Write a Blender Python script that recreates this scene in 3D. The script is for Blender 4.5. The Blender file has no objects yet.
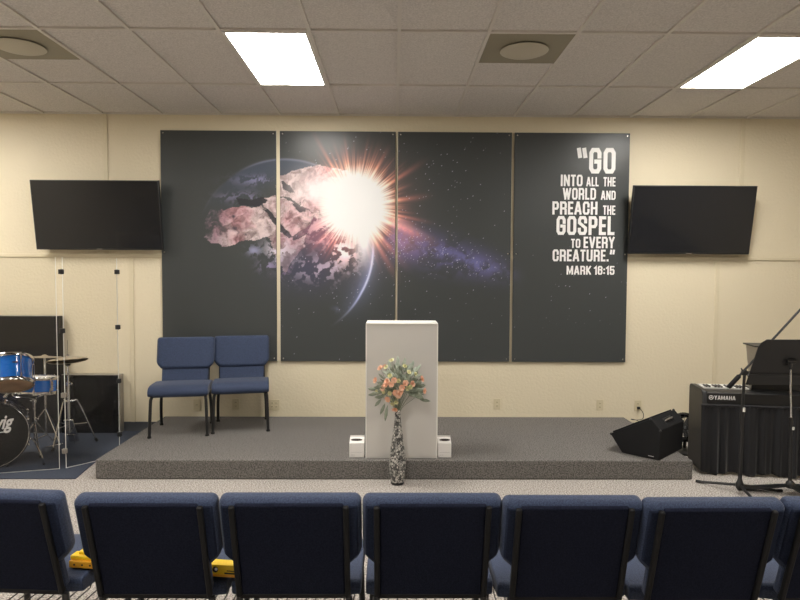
import bpy, bmesh, math, random
import numpy as np
from mathutils import Vector, Matrix, Euler
random.seed(7)
sc = bpy.context.scene
COL = sc.collection
PI = math.pi
def R(d): return math.radians(d)

# ------------------------------------------------------------------ materials
def mat(name, col, rough=.5, metal=0, spec=.5, noise=None, bump=None, sheen=0, coat=0):
    m = bpy.data.materials.new(name); m.use_nodes = True
    nt = m.node_tree; N = nt.nodes; b = N['Principled BSDF']
    b.inputs['Base Color'].default_value = (*col, 1)
    b.inputs['Roughness'].default_value = rough
    b.inputs['Metallic'].default_value = metal
    b.inputs['Specular IOR Level'].default_value = spec
    if sheen: b.inputs['Sheen Weight'].default_value = sheen
    if coat: b.inputs['Coat Weight'].default_value = coat; b.inputs['Coat Roughness'].default_value = .05
    tc = N.new('ShaderNodeTexCoord')
    if noise:      # (scale, colour2, contrast, detail)
        n = N.new('ShaderNodeTexNoise'); n.inputs['Scale'].default_value = noise[0]
        n.inputs['Detail'].default_value = noise[3] if len(noise) > 3 else 3
        nt.links.new(tc.outputs['Object'], n.inputs['Vector'])
        r = N.new('ShaderNodeValToRGB'); c = noise[2]
        r.color_ramp.elements[0].position = .5-c; r.color_ramp.elements[1].position = .5+c
        r.color_ramp.elements[0].color = (*col, 1); r.color_ramp.elements[1].color = (*noise[1], 1)
        nt.links.new(n.outputs['Fac'], r.inputs['Fac']); nt.links.new(r.outputs['Color'], b.inputs['Base Color'])
    if bump:       # (scale, strength, distance)
        n = N.new('ShaderNodeTexNoise'); n.inputs['Scale'].default_value = bump[0]; n.inputs['Detail'].default_value = 3
        nt.links.new(tc.outputs['Object'], n.inputs['Vector'])
        bp = N.new('ShaderNodeBump'); bp.inputs['Strength'].default_value = bump[1]; bp.inputs['Distance'].default_value = bump[2]
        nt.links.new(n.outputs['Fac'], bp.inputs['Height']); nt.links.new(bp.outputs['Normal'], b.inputs['Normal'])
    return m

M = {}
M['wall'] = mat('wall_paint', (.72, .64, .475), .5, spec=.3, bump=(38, .35, .012))
M['wall_trim'] = mat('wall_trim_paint', (.68, .60, .43), .45)
M['base'] = mat('cove_base', (.045, .05, .06), .5)
M['tile'] = mat('acoustic_tile', (.59, .555, .525), .95, spec=.1, noise=(90, (.75, .71, .675), .16, 4), bump=(110, .5, .01))
M['tbar'] = mat('grid_paint', (.66, .62, .57), .5)
M['troffer'] = mat('fixture_white', (.75, .73, .68), .4)
M['vent'] = mat('vent_plate', (.30, .27, .20), .6)
M['vent_disc'] = mat('vent_disc_paint', (.52, .48, .38), .5)
M['floor'] = mat('floor_carpet', (.16, .145, .135), .95, spec=.1, noise=(95, (.62, .57, .52), .14, 5), bump=(160, .6, .01))
M['stage'] = mat('stage_carpet', (.085, .08, .075), .95, spec=.1, noise=(105, (.25, .235, .22), .13, 5), bump=(160, .7, .01))
M['rug'] = mat('rug_blue', (.040, .048, .068), .95, spec=.1, noise=(120, (.075, .086, .115), .2, 4), bump=(160, .5, .008))
M['fabric'] = mat('navy_weave', (.017, .028, .062), .72, spec=.3, noise=(190, (.040, .058, .115), .14, 3), bump=(230, .35, .004), sheen=.12)
M['fabric_back'] = mat('navy_back_cloth', (.007, .009, .020), .9, spec=.12, noise=(150, (.013, .016, .032), .15), bump=(200, .3, .004))
M['fabric_rear_shade'] = mat('navy_rear_shade', (.010, .014, .032), .85, spec=.15, noise=(170, (.018, .026, .052), .15), bump=(220, .3, .004))  # darker navy: shade on the cushion's rear put into the cloth colour
M['chair_frame'] = mat('black_painted_frame', (.007, .007, .008), .6, spec=.25)
M['chair_metal'] = mat('black_tube', (.012, .012, .013), .28, spec=.6)
M['chrome'] = mat('chrome', (.72, .72, .72), .16, metal=1)
M['black'] = mat('black_plastic', (.013, .013, .014), .42)
M['black_matte'] = mat('black_matte', (.012, .012, .013), .8, spec=.2, bump=(160, .3, .003))
M['black_board'] = mat('black_board', (.010, .010, .011), .35, spec=.35)
M['gloss_black'] = mat('gloss_black', (.006, .006, .007), .07, spec=.6)
M['screen'] = mat('screen_glass', (.011, .012, .015), .10, spec=.5)
M['curtain'] = mat('curtain_cloth', (.012, .012, .014), .75, spec=.25, bump=(150, .3, .003), sheen=.15)
M['rubber'] = mat('rubber', (.015, .015, .015), .8)
M['podium'] = mat('podium_grey', (.60, .575, .54), .5, bump=(8, .03, .01))
M['podium_edge'] = mat('podium_edge', (.85, .83, .78), .4)
M['white'] = mat('white_card', (.80, .77, .74), .6)
M['ink'] = mat('grey_ink', (.45, .42, .42), .7)
M['slot'] = mat('slot_dark', (.03, .022, .016), .8)
M['letter'] = mat('letter_white', (.82, .81, .80), .4)
M['logo'] = mat('logo_white', (.85, .85, .85), .4)
M['blue'] = mat('blue_wrap', (.004, .10, .48), .16, spec=.6, coat=.8, noise=(60, (.006, .17, .62), .3))
M['dark_shell'] = mat('dark_shell', (.012, .014, .035), .2, coat=.6)
M['skin_tan'] = mat('drum_skin', (.68, .44, .26), .45, noise=(9, (.50, .31, .18), .2))
M['cymbal'] = mat('bronze', (.45, .38, .28), .45, metal=.5)
M['outlet'] = mat('outlet_ivory', (.62, .54, .36), .4)
M['key_white'] = mat('ivory_key', (.80, .79, .75), .3)
M['yellow'] = mat('yellow_plastic', (.90, .60, .015), .4)
M['orange'] = mat('orange_plastic', (.80, .38, .02), .45)
M['grey_metal'] = mat('grey_metal', (.36, .33, .29), .4, metal=.6)
M['leaf'] = mat('sage_leaf', (.13, .16, .11), .6, noise=(20, (.32, .35, .27), .2))
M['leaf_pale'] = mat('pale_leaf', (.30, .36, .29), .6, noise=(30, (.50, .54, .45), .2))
M['peach'] = mat('peach_petal', (.88, .45, .28), .6, noise=(40, (.92, .68, .52), .2))
M['cream'] = mat('cream_petal', (.80, .74, .50), .6, noise=(40, (.62, .62, .28), .2))
M['cable_black'] = mat('cable_rubber', (.012, .012, .012), .5)
M['wallside'] = mat('side_wall_paint', (.78, .70, .54), .6)

def glass():
    m = bpy.data.materials.new('clear_acrylic'); m.use_nodes = True
    nt = m.node_tree; N = nt.nodes; N.clear()
    o = N.new('ShaderNodeOutputMaterial'); mx = N.new('ShaderNodeMixShader')
    t = N.new('ShaderNodeBsdfTransparent'); t.inputs[0].default_value = (.965, .965, .96, 1)
    g = N.new('ShaderNodeBsdfGlossy'); g.inputs['Roughness'].default_value = .03
    f = N.new('ShaderNodeFresnel'); f.inputs['IOR'].default_value = 1.3
    nt.links.new(f.outputs[0], mx.inputs[0]); nt.links.new(t.outputs[0], mx.inputs[1]); nt.links.new(g.outputs[0], mx.inputs[2])
    nt.links.new(mx.outputs[0], o.inputs[0]); return m
M['acrylic'] = glass()
M['acrylic_edge'] = mat('acrylic_edge', (.70, .70, .66), .3)

def emis(name, col, s):
    m = bpy.data.materials.new(name); m.use_nodes = True
    nt = m.node_tree; N = nt.nodes; N.clear()
    o = N.new('ShaderNodeOutputMaterial'); e = N.new('ShaderNodeEmission')
    e.inputs[0].default_value = (*col, 1); e.inputs[1].default_value = s
    nt.links.new(e.outputs[0], o.inputs[0]); return m
M['lamp'] = emis('lamp_diffuser', (1, .96, .895), 17)
M['lamp_off'] = mat('lamp_lens_unlit', (.72, .70, .64), .4)

def print_mat():   # satin vinyl print, colours carried by the mesh
    m = bpy.data.materials.new('satin_print'); m.use_nodes = True
    nt = m.node_tree; N = nt.nodes; b = N['Principled BSDF']
    a = N.new('ShaderNodeAttribute'); a.attribute_name = 'print'
    nt.links.new(a.outputs['Color'], b.inputs['Base Color'])
    b.inputs['Roughness'].default_value = .30; b.inputs['Specular IOR Level'].default_value = .26
    tc = N.new('ShaderNodeTexCoord'); n = N.new('ShaderNodeTexNoise'); n.inputs['Scale'].default_value = 120
    nt.links.new(tc.outputs['Object'], n.inputs['Vector'])
    bp = N.new('ShaderNodeBump'); bp.inputs['Strength'].default_value = .15; bp.inputs['Distance'].default_value = .002
    nt.links.new(n.outputs['Fac'], bp.inputs['Height']); nt.links.new(bp.outputs['Normal'], b.inputs['Normal'])
    return m
M['print'] = print_mat()

def vase_mat():
    m = bpy.data.materials.new('vase_mosaic'); m.use_nodes = True
    nt = m.node_tree; N = nt.nodes; b = N['Principled BSDF']
    tc = N.new('ShaderNodeTexCoord'); mp = N.new('ShaderNodeMapping'); mp.inputs['Scale'].default_value = (60, 60, 46)
    v = N.new('ShaderNodeTexVoronoi'); v.feature = 'DISTANCE_TO_EDGE'; v.inputs['Scale'].default_value = 1
    v2 = N.new('ShaderNodeTexVoronoi'); v2.inputs['Scale'].default_value = 1
    r = N.new('ShaderNodeValToRGB'); r.color_ramp.elements[0].position = .03; r.color_ramp.elements[1].position = .12
    r.color_ramp.elements[0].color = (.02, .02, .02, 1)
    r2 = N.new('ShaderNodeValToRGB'); r2.color_ramp.elements[0].color = (.10, .10, .096, 1); r2.color_ramp.elements[1].color = (.62, .60, .56, 1)
    r2.color_ramp.elements[0].position = .15; r2.color_ramp.elements[1].position = .65
    nt.links.new(tc.outputs['Object'], mp.inputs[0])
    nt.links.new(mp.outputs[0], v.inputs['Vector']); nt.links.new(mp.outputs[0], v2.inputs['Vector'])
    nt.links.new(v.outputs['Distance'], r.inputs[0])
    sp = N.new('ShaderNodeSeparateColor'); nt.links.new(v2.outputs['Color'], sp.inputs[0]); nt.links.new(sp.outputs[0], r2.inputs[0])
    nt.links.new(r2.outputs[0], r.inputs[0]) if False else None
    mx = N.new('ShaderNodeMix'); mx.data_type = 'RGBA'
    nt.links.new(r.outputs[0], mx.inputs['Factor']); mx.inputs['A'].default_value = (.02, .02, .02, 1)
    nt.links.new(r2.outputs[0], mx.inputs['B']); nt.links.new(mx.outputs['Result'], b.inputs['Base Color'])
    b.inputs['Roughness'].default_value = .3; b.inputs['Metallic'].default_value = .35
    bp = N.new('ShaderNodeBump'); bp.inputs['Strength'].default_value = .6; bp.inputs['Distance'].default_value = .004
    nt.links.new(r.outputs[0], bp.inputs['Height']); nt.links.new(bp.outputs[0], b.inputs['Normal'])
    return m
M['vase'] = vase_mat()

# ------------------------------------------------------------------ mesh builder
class B:
    def __init__(s): s.bm = bmesh.new()
    def box(s, x0, x1, y0, y1, z0, z1, T=None):
        vs = [s.bm.verts.new(p) for p in ((x0,y0,z0),(x1,y0,z0),(x1,y1,z0),(x0,y1,z0),(x0,y0,z1),(x1,y0,z1),(x1,y1,z1),(x0,y1,z1))]
        for f in ((3,2,1,0),(4,5,6,7),(0,1,5,4),(1,2,6,5),(2,3,7,6),(3,0,4,7)): s.bm.faces.new([vs[i] for i in f])
        if T is not None: bmesh.ops.transform(s.bm, matrix=T, verts=vs)
        return s
    def prism(s, pts, a, b, axis='y', T=None):     # pts in the other two axes, extruded a..b along axis
        def P(u, v, w): return {'y': (u, w, v), 'x': (w, u, v), 'z': (u, v, w)}[axis]
        lo = [s.bm.verts.new(P(u, v, a)) for u, v in pts]; hi = [s.bm.verts.new(P(u, v, b)) for u, v in pts]
        n = len(pts); s.bm.faces.new(lo[::-1]); s.bm.faces.new(hi)
        for i in range(n): s.bm.faces.new((lo[i], lo[(i+1) % n], hi[(i+1) % n], hi[i]))
        if T is not None: bmesh.ops.transform(s.bm, matrix=T, verts=lo+hi)
        return s
    def tube(s, path, r, n=10, cap=True, close=False):
        path = [Vector(p) for p in path]; m = len(path)
        rs = r if isinstance(r, (list, tuple)) else [r]*m
        rings = []; up = None
        for i, p in enumerate(path):
            if close: t = (path[(i+1) % m]-path[i-1])
            else: t = (path[min(i+1, m-1)]-path[max(i-1, 0)])
            t.normalize()
            if up is None:
                up = Vector((0,0,1)) if abs(t.z) < .9 else Vector((1,0,0))
            u = (up - t*up.dot(t))
            if u.length < 1e-5: u = t.orthogonal()
            u.normalize(); w = t.cross(u); up = u
            rings.append([s.bm.verts.new(p+(u*math.cos(2*PI*k/n)+w*math.sin(2*PI*k/n))*rs[i]) for k in range(n)])
        for i in range(m if close else m-1):
            A, C = rings[i], rings[(i+1) % m]
            for k in range(n): s.bm.faces.new((A[k], A[(k+1) % n], C[(k+1) % n], C[k]))
        if cap and not close:
            s.bm.faces.new(rings[0][::-1]); s.bm.faces.new(rings[-1])
        return s
    def lathe(s, prof, n=32, c=(0,0,0), T=None, cap=True):   # prof: (r, z) list, around z
        vsall = []; rings = []
        for r, z in prof:
            rg = [s.bm.verts.new((c[0]+r*math.cos(2*PI*k/n), c[1]+r*math.sin(2*PI*k/n), c[2]+z)) for k in range(n)]
            rings.append(rg); vsall += rg
        for i in range(len(rings)-1):
            A, C = rings[i], rings[i+1]
            for k in range(n): s.bm.faces.new((A[k], A[(k+1) % n], C[(k+1) % n], C[k]))
        if cap: s.bm.faces.new(rings[0][::-1]); s.bm.faces.new(rings[-1])
        if T is not None: bmesh.ops.transform(s.bm, matrix=T, verts=vsall)
        return s
    def ring(s, r, c, n, rad=.004, T=None, k=8, seg=40):     # torus in xy about c
        i0 = len(s.bm.verts)
        s.tube([(c[0]+r*math.cos(2*PI*i/seg), c[1]+r*math.sin(2*PI*i/seg), c[2]) for i in range(seg)], rad, k, close=True)
        s.bm.verts.ensure_lookup_table()
        if T is not None: bmesh.ops.transform(s.bm, matrix=T, verts=s.bm.verts[i0:])
        return s
    def ball(s, c, r, sub=2, sc_=(1,1,1)):
        Mx = Matrix.Translation(c) @ Matrix.Diagonal((*sc_, 1))
        bmesh.ops.create_icosphere(s.bm, subdivisions=sub, radius=r, matrix=Mx); return s
    def build(s, name, m, parent=None, bevel=0, seg=2, smooth=True, T=None):
        bmesh.ops.recalc_face_normals(s.bm, faces=s.bm.faces)
        if T is not None: s.bm.transform(T)
        me = bpy.data.meshes.new(name); s.bm.to_mesh(me); s.bm.free()
        me.materials.append(m)
        if smooth:
            for p in me.polygons: p.use_smooth = True
            try: me.set_sharp_from_angle(angle=R(38))
            except Exception: pass
        o = bpy.data.objects.new(name, me); COL.objects.link(o)
        if parent: o.parent = parent
        if bevel:
            b = o.modifiers.new('bevel', 'BEVEL'); b.width = bevel; b.segments = seg; b.limit_method = 'ANGLE'; b.angle_limit = R(35); b.harden_normals = False
        return o
def thing(name, label, cat, loc=(0,0,0), rz=0, group=None):
    o = bpy.data.objects.new(name, None); COL.objects.link(o); o.empty_display_size = .1
    o.location = loc; o.rotation_euler = (0, 0, rz); return tag(o, label, cat, group)
def tag(o, label=None, cat=None, group=None, kind=None):
    if label: o['label'] = label
    if cat: o['category'] = cat
    if group: o['group'] = group
    if kind: o['kind'] = kind
    return o
def struct(o): o['kind'] = 'structure'; return o
def copy_tree(o, parent=None):
    c = o.copy(); COL.objects.link(c); c.parent = parent
    for ch in list(o.children): copy_tree(ch, c)
    return c

# ------------------------------------------------------------------ block lettering
OC = [(0,.14),(0,.86),(.2,1),(.8,1),(1,.86),(1,.14),(.8,0),(.2,0)]
GL = {
 'O': (.50, [OC+['c']]), 'D': (.50, [[(0,0),(0,1),(.75,1),(1,.86),(1,.14),(.75,0),'c']]),
 'G': (.50, [[(1,.70),(1,.86),(.8,1),(.2,1),(0,.86),(0,.14),(.2,0),(.8,0),(1,.14),(1,.46),(.62,.46)]]),
 'C': (.50, [[(1,.66),(1,.86),(.8,1),(.2,1),(0,.86),(0,.14),(.2,0),(.8,0),(1,.14),(1,.34)]]),
 'S': (.50, [[(1,.74),(1,.88),(.82,1),(.18,1),(0,.86),(0,.67),(1,.35),(1,.14),(.82,0),(.18,0),(0,.12),(0,.26)]]),
 'P': (.48, [[(0,0),(0,1),(.8,1),(1,.88),(1,.56),(.8,.44),(0,.44)]]),
 'R': (.50, [[(0,0),(0,1),(.8,1),(1,.88),(1,.58),(.8,.46),(0,.46)], [(.8,.46),(1,.34),(1,0)]]),
 'U': (.50, [[(0,1),(0,.14),(.2,0),(.8,0),(1,.14),(1,1)]]),
 'I': (.17, [[(.5,0),(.5,1)]]), 'L': (.38, [[(0,1),(0,0),(1,0)]]),
 'E': (.39, [[(1,1),(0,1),(0,0),(1,0)], [(0,.5),(.9,.5)]]),
 'T': (.42, [[(0,1),(1,1)], [(.5,1),(.5,0)]]), 'H': (.50, [[(0,0),(0,1)],[(1,0),(1,1)],[(0,.5),(1,.5)]]),
 'N': (.52, [[(0,0),(0,1)],[(1,0),(1,1)],[(.08,.98),(.92,.02)]]),
 'A': (.54, [[(0,0),(.42,1)],[(1,0),(.58,1)],[(.15,.25),(.85,.25)]]),
 'M': (.66, [[(0,0),(0,1)],[(1,0),(1,1)],[(.06,.98),(.5,.1),(.94,.98)]]),
 'W': (.74, [[(0,1),(.25,0)],[(.25,0),(.5,.95)],[(.5,.95),(.75,0)],[(.75,0),(1,1)]]),
 'V': (.52, [[(0,1),(.46,0)],[(1,1),(.54,0)]]), 'Y': (.50, [[(0,1),(.5,.45)],[(1,1),(.5,.45)],[(.5,.5),(.5,0)]]),
 'K': (.50, [[(0,0),(0,1)],[(1,1),(.2,.48)],[(.3,.52),(1,0)]]),
 '1': (.30, [[(.0,.80),(1,.98),(1,0)]]),
 '6': (.48, [[(1,.74),(1,.87),(.8,1),(.2,1),(0,.87),(0,.13),(.2,0),(.8,0),(1,.13),(1,.45),(.8,.58),(.1,.58)]]),
 '5': (.48, [[(.95,1),(0,1),(0,.54),(.8,.62),(1,.48),(1,.13),(.8,0),(.2,0),(0,.13),(0,.24)]]),
 ':': (.17, [[(.5,.12),(.5,.14)],[(.5,.62),(.5,.64)]]), '.': (.17, [[(.5,.0),(.5,.02)]]),
 '“': (.42, [[(.0,1),(.15,.72)],[(.85,1),(1,.72)]]), '”': (.42, [[(.15,1),(.0,.72)],[(1,1),(.85,.72)]]),
}
LAY = [0]
def stroke(bm, pts, t, xf):
    closed = pts[-1] == 'c'
    if closed: pts = pts[:-1]
    P = [Vector(p) for p in pts]; n = len(P)
    if not closed:
        d0 = (P[0]-P[1]).normalized(); d1 = (P[-1]-P[-2]).normalized()
        P[0] = P[0]+d0*t/2; P[-1] = P[-1]+d1*t/2
    L, Rr = [], []
    for i in range(n):
        a = (P[i]-P[i-1]) if (closed or i > 0) else (P[1]-P[0])
        b = (P[(i+1) % n]-P[i]) if (closed or i < n-1) else a
        a = a.normalized(); b = b.normalized()
        na = Vector((-a.y, a.x)); nb = Vector((-b.y, b.x)); m = (na+nb)
        if m.length < 1e-4: m = na
        m.normalize(); k = t/2/max(.45, m.dot(na))
        L.append(xf(P[i]+m*k)); Rr.append(xf(P[i]-m*k))
    for i in range(n if closed else n-1):
        j = (i+1) % n; LAY[0] += 1; dy = Vector((0, -.00006*(LAY[0] % 16), 0))
        bm.faces.new([bm.verts.new(v+dy) for v in (L[i], L[j], Rr[j], Rr[i])])
def word(bm, text, x0, x1, z0, z1, y, t=.165, gap=.085, thick=None):
    """text fitted in the rectangle x0..x1, z0..z1 on the plane y"""
    W = 0
    for ch in text:
        if ch == ' ': W += .2; continue
        W += GL[ch][0]+gap
    W -= gap; sx = (x1-x0)/W; sz = z1-z0; cx = 0
    for ch in text:
        if ch == ' ': cx += .2; continue
        w, st = GL[ch]
        for s_ in st:
            cl = s_[-1] == 'c'; pts = [(t/2+p[0]*(w-t), t/2+p[1]*(1-t)) for p in (s_[:-1] if cl else s_)]
            if cl: pts.append('c')
            stroke(bm, pts, t, lambda q: Vector((x0+(cx+q.x)*sx, y, z0+q.y*sz)))
        cx += w+gap

# ------------------------------------------------------------------ room
XL, XR, YB, H = -6.3, 6.3, -11.5, 3.325
GX, S, GD = .03, .6096, 1.0256
o = B().box(XL-.1, XR+.1, YB-.1, .1, -.12, 0).build('floor', M['floor'], smooth=False); struct(o)
o = B().box(XL, XR, 0, .12, 0, H+.15).build('wall_front', M['wall'], smooth=False); struct(o)
o = B().box(XL-.12, XL, YB, .12, 0, H+.15).build('wall_left', M['wallside'], smooth=False); struct(o)
o = B().box(XR, XR+.12, YB, .12, 0, H+.15).build('wall_right', M['wallside'], smooth=False); struct(o)
o = B().box(XL-.12, XR+.12, YB-.12, YB, 0, H+.15).build('wall_back', M['wallside'], smooth=False); struct(o)
# light and vent positions (grid cells of 0.61 x 1.22 m)
rows = [-(GD+2*S*k) for k in range(9)]                     # cross-bar lines
lights = []
for c in (-8, -2, 4):
    for r in (0, 3, 6):
        x0 = GX+c*S; y1 = rows[r]; lights.append((x0, x0+S, y1-2*S, y1))
vents = []
for c in (-5, 1): x0 = GX+c*S; vents.append((x0, x0+S, rows[1], rows[1]+S))
ce = B(); ce.box(XL, XR, YB, 0, H+.012, H+.10)
o = struct(ce.build('ceiling', M['tile'], smooth=False))
tb = B()
x = GX
for k in range(-11, 12):
    x = GX+k*S
    if XL < x < XR: tb.box(x-.012, x+.012, YB, 0, H-.003, H+.012)
for y in rows:
    if y > YB: tb.box(XL, XR, y-.012, y+.012, H-.0025, H+.012)
tb.box(XL, XR, -.022, 0, H-.004, H+.012)
g = tb.build('ceiling_grid', M['tbar'], o, smooth=False)
# wall trim: horizontal batten and offset vertical battens
def trim(i, bx): o = B().box(*bx).build('trim_%d' % i, M['wall_trim'], bevel=.004); struct(o)
trim(1, (XL, XR, -.012, 0, 1.838, 1.872))
for i, x in enumerate((-5.6, -3.0, 3.655)): trim(2+i, (x-.022, x+.022, -.010, 0, 1.873, H-.002))
for i, x in enumerate((-2.753, 3.425)): trim(5+i, (x-.022, x+.022, -.010, 0, .10, 1.837))
for i, (a, b) in enumerate(((XL, -2.42), (2.49, XR))):
    struct(B().prism([(0,0),(-.022,0),(-.010,.02),(-.006,.095),(0,.10)], a, b, 'x').build('baseboard_'+('left', 'right')[i], M['base']))
# ceiling fixtures
LL = {(-2,0): 'bright ceiling light panel above the galaxy of posters, left of the middle', }
names_l = ['lit ceiling light panel near the left side wall, first row from the stage wall',
 'lit ceiling light panel near the left side wall, second row from the stage wall',
 'unlit ceiling light panel near the left side wall, third row from the stage wall',
 'bright rectangular ceiling light panel above the left half of the earth poster',
 'lit ceiling light panel left of centre, second row back from the stage wall',
 'unlit ceiling light panel left of centre, farthest row from the stage wall',
 'bright rectangular ceiling light panel above the television right of the bible verse',
 'lit ceiling light panel on the right side, second row back from the stage wall',
 'unlit ceiling light panel on the right side, farthest row from the stage wall']
proto = None
for (x0, x1, y0, y1), lb in zip(lights, names_l):
    lit = y1 > -6
    c = ((x0+x1)/2, (y0+y1)/2, H)
    if proto is None:
        t = thing('ceiling_light', lb, 'light', c, group='ceiling light panels'); w, d = S/2-.013, S-.013
        f = B()
        for bx in ((-w, w, -d, -d+.02), (-w, w, d-.02, d), (-w, -w+.02, -d+.02, d-.02), (w-.02, w, -d+.02, d-.02)): f.box(*bx, -.006, .010)
        f.build('frame', M['troffer'], t, smooth=False)
        B().box(-w+.02, w-.02, -d+.02, d-.02, -.001, .009).build('diffuser', M['lamp'], t, smooth=False)
        proto = t
    else:
        t = copy_tree(proto); t.location = c; t['label'] = lb
        if not lit:
            for ch in t.children:
                if ch.name.startswith('diffuser'): ch.data = ch.data.copy(); ch.data.materials[0] = M['lamp_off']
proto = None
for (x0, x1, y0, y1), lb in zip(vents, ('square air vent with round diffuser in the ceiling at the far left edge', 'square air vent with round diffuser in the ceiling between the two lit panels')):
    c = ((x0+x1)/2, (y0+y1)/2, H)
    if proto is None:
        t = thing('ceiling_vent', lb, 'vent', c, group='ceiling air vents'); w = S/2-.013
        B().box(-w, w, -w, w, -.004, .010).build('plate', M['vent'], t, bevel=.002)
        B().lathe([(.03,-.006),(.165,-.010),(.175,-.016),(.15,-.026),(.02,-.030)], 40).build('diffuser', M['vent_disc'], t)
        proto = t
    else:
        t = copy_tree(proto); t.location = c; t['label'] = lb

# ------------------------------------------------------------------ stage and rug
SX0, SX1, SY, SH = -2.424, 2.466, -1.525, .161
o = B().box(SX0, SX1, SY, -.001, .0, SH).build('stage_platform', M['stage'], bevel=.012, seg=3)
tag(o, 'low grey carpeted stage platform running along the wall', 'stage')
o = B().prism([(-5.6,-.03),(-5.6,-1.525),(-2.585,-1.525),(-2.64,-1.08),(-2.60,-.03)], 0, .008, 'z').build('rug', M['rug'], smooth=False)
tag(o, 'dark blue rug under the drum kit left of the stage', 'rug')

# ------------------------------------------------------------------ printed posters
rng = np.random.RandomState(3)
LAT = rng.rand(256, 256)
def vnoise(x, y):
    xi = np.floor(x).astype(int); yi = np.floor(y).astype(int); fx = x-xi; fy = y-yi
    fx = fx*fx*(3-2*fx); fy = fy*fy*(3-2*fy)
    g = lambda i, j: LAT[i % 256, j % 256]
    return (g(xi,yi)*(1-fx)+g(xi+1,yi)*fx)*(1-fy)+(g(xi,yi+1)*(1-fx)+g(xi+1,yi+1)*fx)*fy
def fbm(x, y, sc_, o=4, off=0):
    v = 0; a = .5; tot = 0
    for k in range(o):
        v = v+a*vnoise(x/sc_+off+k*17.3, y/sc_+off*1.7+k*9.1); tot += a; a *= .55; sc_ /= 2.03
    return v/tot
def sstep(a, b, x): t = np.clip((x-a)/(b-a), 0, 1); return t*t*(3-2*t)
def inpoly(px, py, poly):
    r = np.zeros(px.shape, bool); j = len(poly)-1
    for i in range(len(poly)):
        xi, yi = poly[i]; xj, yj = poly[j]
        with np.errstate(divide='ignore', invalid='ignore'):
            c = ((yi > py) != (yj > py)) & (px < (xj-xi)*(py-yi)/((yj-yi) if yj != yi else 1e-9)+xi)
        r ^= c; j = i
    return r
def art(a, b):
    """sRGB colour of the printed artwork; a runs right and b down, in centimetre-like print units"""
    n1 = fbm(a, b, 26, 5); n2 = fbm(a, b, 9, 5, 5.); n3 = fbm(a, b, 4, 3, 11.)
    # warped, streaky detail
    qa = a+(n1-.5)*40; qb = b+(n2-.5)*22
    s1 = fbm(qa*.55+qb*.5, qb*1.1-qa*.25, 7, 5, 3.)
    vein = np.abs(fbm(qa, qb, 13, 5, 21.)-.5)*2
    img = np.stack([np.full(a.shape, v) for v in (.262, .272, .272)], -1)
    def mix(m, col): nonlocal img; img = img*(1-m[..., None])+np.array(col)*m[..., None]
    def add(m, col): nonlocal img; img = img+np.array(col)*m[..., None]
    G = lambda ca, cb, ra, rb: np.exp(-(((a-ca)/ra)**2+((b-cb)/rb)**2))
    fa = a+(n3-.5)*7+(n2-.5)*9; fb = b+(n3-.5)*-7+(n1-.5)*6
    ex, ey, er = 285, 248, 89
    d = np.hypot(a-ex, b-ey); ang = np.degrees(np.arctan2(-(b-ey), a-ex))
    ins = sstep(er+1, er-2, d)
    up = sstep(15, 60, ang)*sstep(165, 110, ang)
    mix(ins*sstep(50, er, d)*up*.55, (.30, .34, .43))
    mix(np.exp(-((d-er)/1.1)**2)*sstep(20, 60, ang)*sstep(128, 104, ang)*.45, (.58, .60, .74))
    mix(np.exp(-((d-er)/1.0)**2)*sstep(128, 140, ang)*sstep(160, 148, ang)*.12, (.5, .52, .62))
    # scattered lilac cloud over the northern seas
    mix(sstep(.50, .60, s1)*G(262, 180, 26, 5)*.75, (.55, .53, .68))
    mix(sstep(.47, .57, s1)*G(246, 199, 12, 7)*.75, (.58, .54, .70))
    mix(sstep(.50, .60, s1)*G(228, 197, 14, 4)*.5, (.52, .50, .62))
    # land masses
    africa = [(237,207),(262,206),(268,211),(276,222),(286,236),(296,240),(307,232),(304,246),(296,258),(290,252),(280,240),(266,236),(256,240),(246,239),(238,243),(226,246),(212,243),(203,232),(206,216),(212,208),(226,210)]
    arab = [(262,199),(274,194),(290,199),(300,207),(316,213),(310,224),(292,237),(284,228),(274,216),(266,207)]
    asia = [(278,176),(292,170),(318,164),(352,172),(352,216),(334,228),(322,222),(314,212),(302,204),(290,197),(276,193)]
    east = [(270,238),(284,236),(298,240),(300,250),(290,264),(286,272),(278,262)]
    land = np.zeros(a.shape, bool)
    for p in (africa, arab, asia, east): land |= inpoly(fa*.6+a*.4, fb*.6+b*.4, p)
    lm = (land*1.0)*sstep(200, 226, a+(s1-.5)*60)
    t1 = sstep(.30, .68, s1)[..., None]; pk = sstep(.40, .66, n1)[..., None]
    lc = np.array((.71, .62, .62))*(1-pk)+np.array((.67, .50, .52))*pk
    lc = lc*(.80+.26*t1)+.10*t1*np.array((.6, .8, .8))
    lc = lc*(1-.16*sstep(.10, .03, vein)[..., None])+((n3-.5)*.14)[..., None]
    left = sstep(240, 206, a)[..., None]
    lc = lc*(1-left*.5)+np.array((.36, .28, .36))*left*.5
    img = img*(1-lm[..., None])+lc*lm[..., None]
    mix(sstep(.52, .44, s1)*G(208, 226, 9, 22)*lm*.8, (.24, .24, .27))
    mix(G(234, 216, 1.6, 1.6)+G(235, 228, 2.8, 2)*.8+G(246, 234, 1.2, 1)*.7, (.26, .24, .27))
    for p in ([(264,209),(268,209),(276,217),(284,226),(292,236),(289,238),(281,231),(273,221)], [(291,203),(295,203),(300,207),(306,207),(305,211),(299,211)], [(281,181),(284,180),(290,185),(295,192),(290,192),(284,188)], [(292,236),(296,236),(309,228),(312,230),(298,239)],
              [(236,198),(252,200),(262,197),(268,199),(266,202),(258,206),(240,205)]):
        mix(inpoly(a+(n3-.5)*3, b+(n2-.5)*3, p)*.92, (.20, .20, .215))
    # reddish-violet sea under the flare and pale streaked cloud
    sea = ins*(1-lm)
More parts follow.
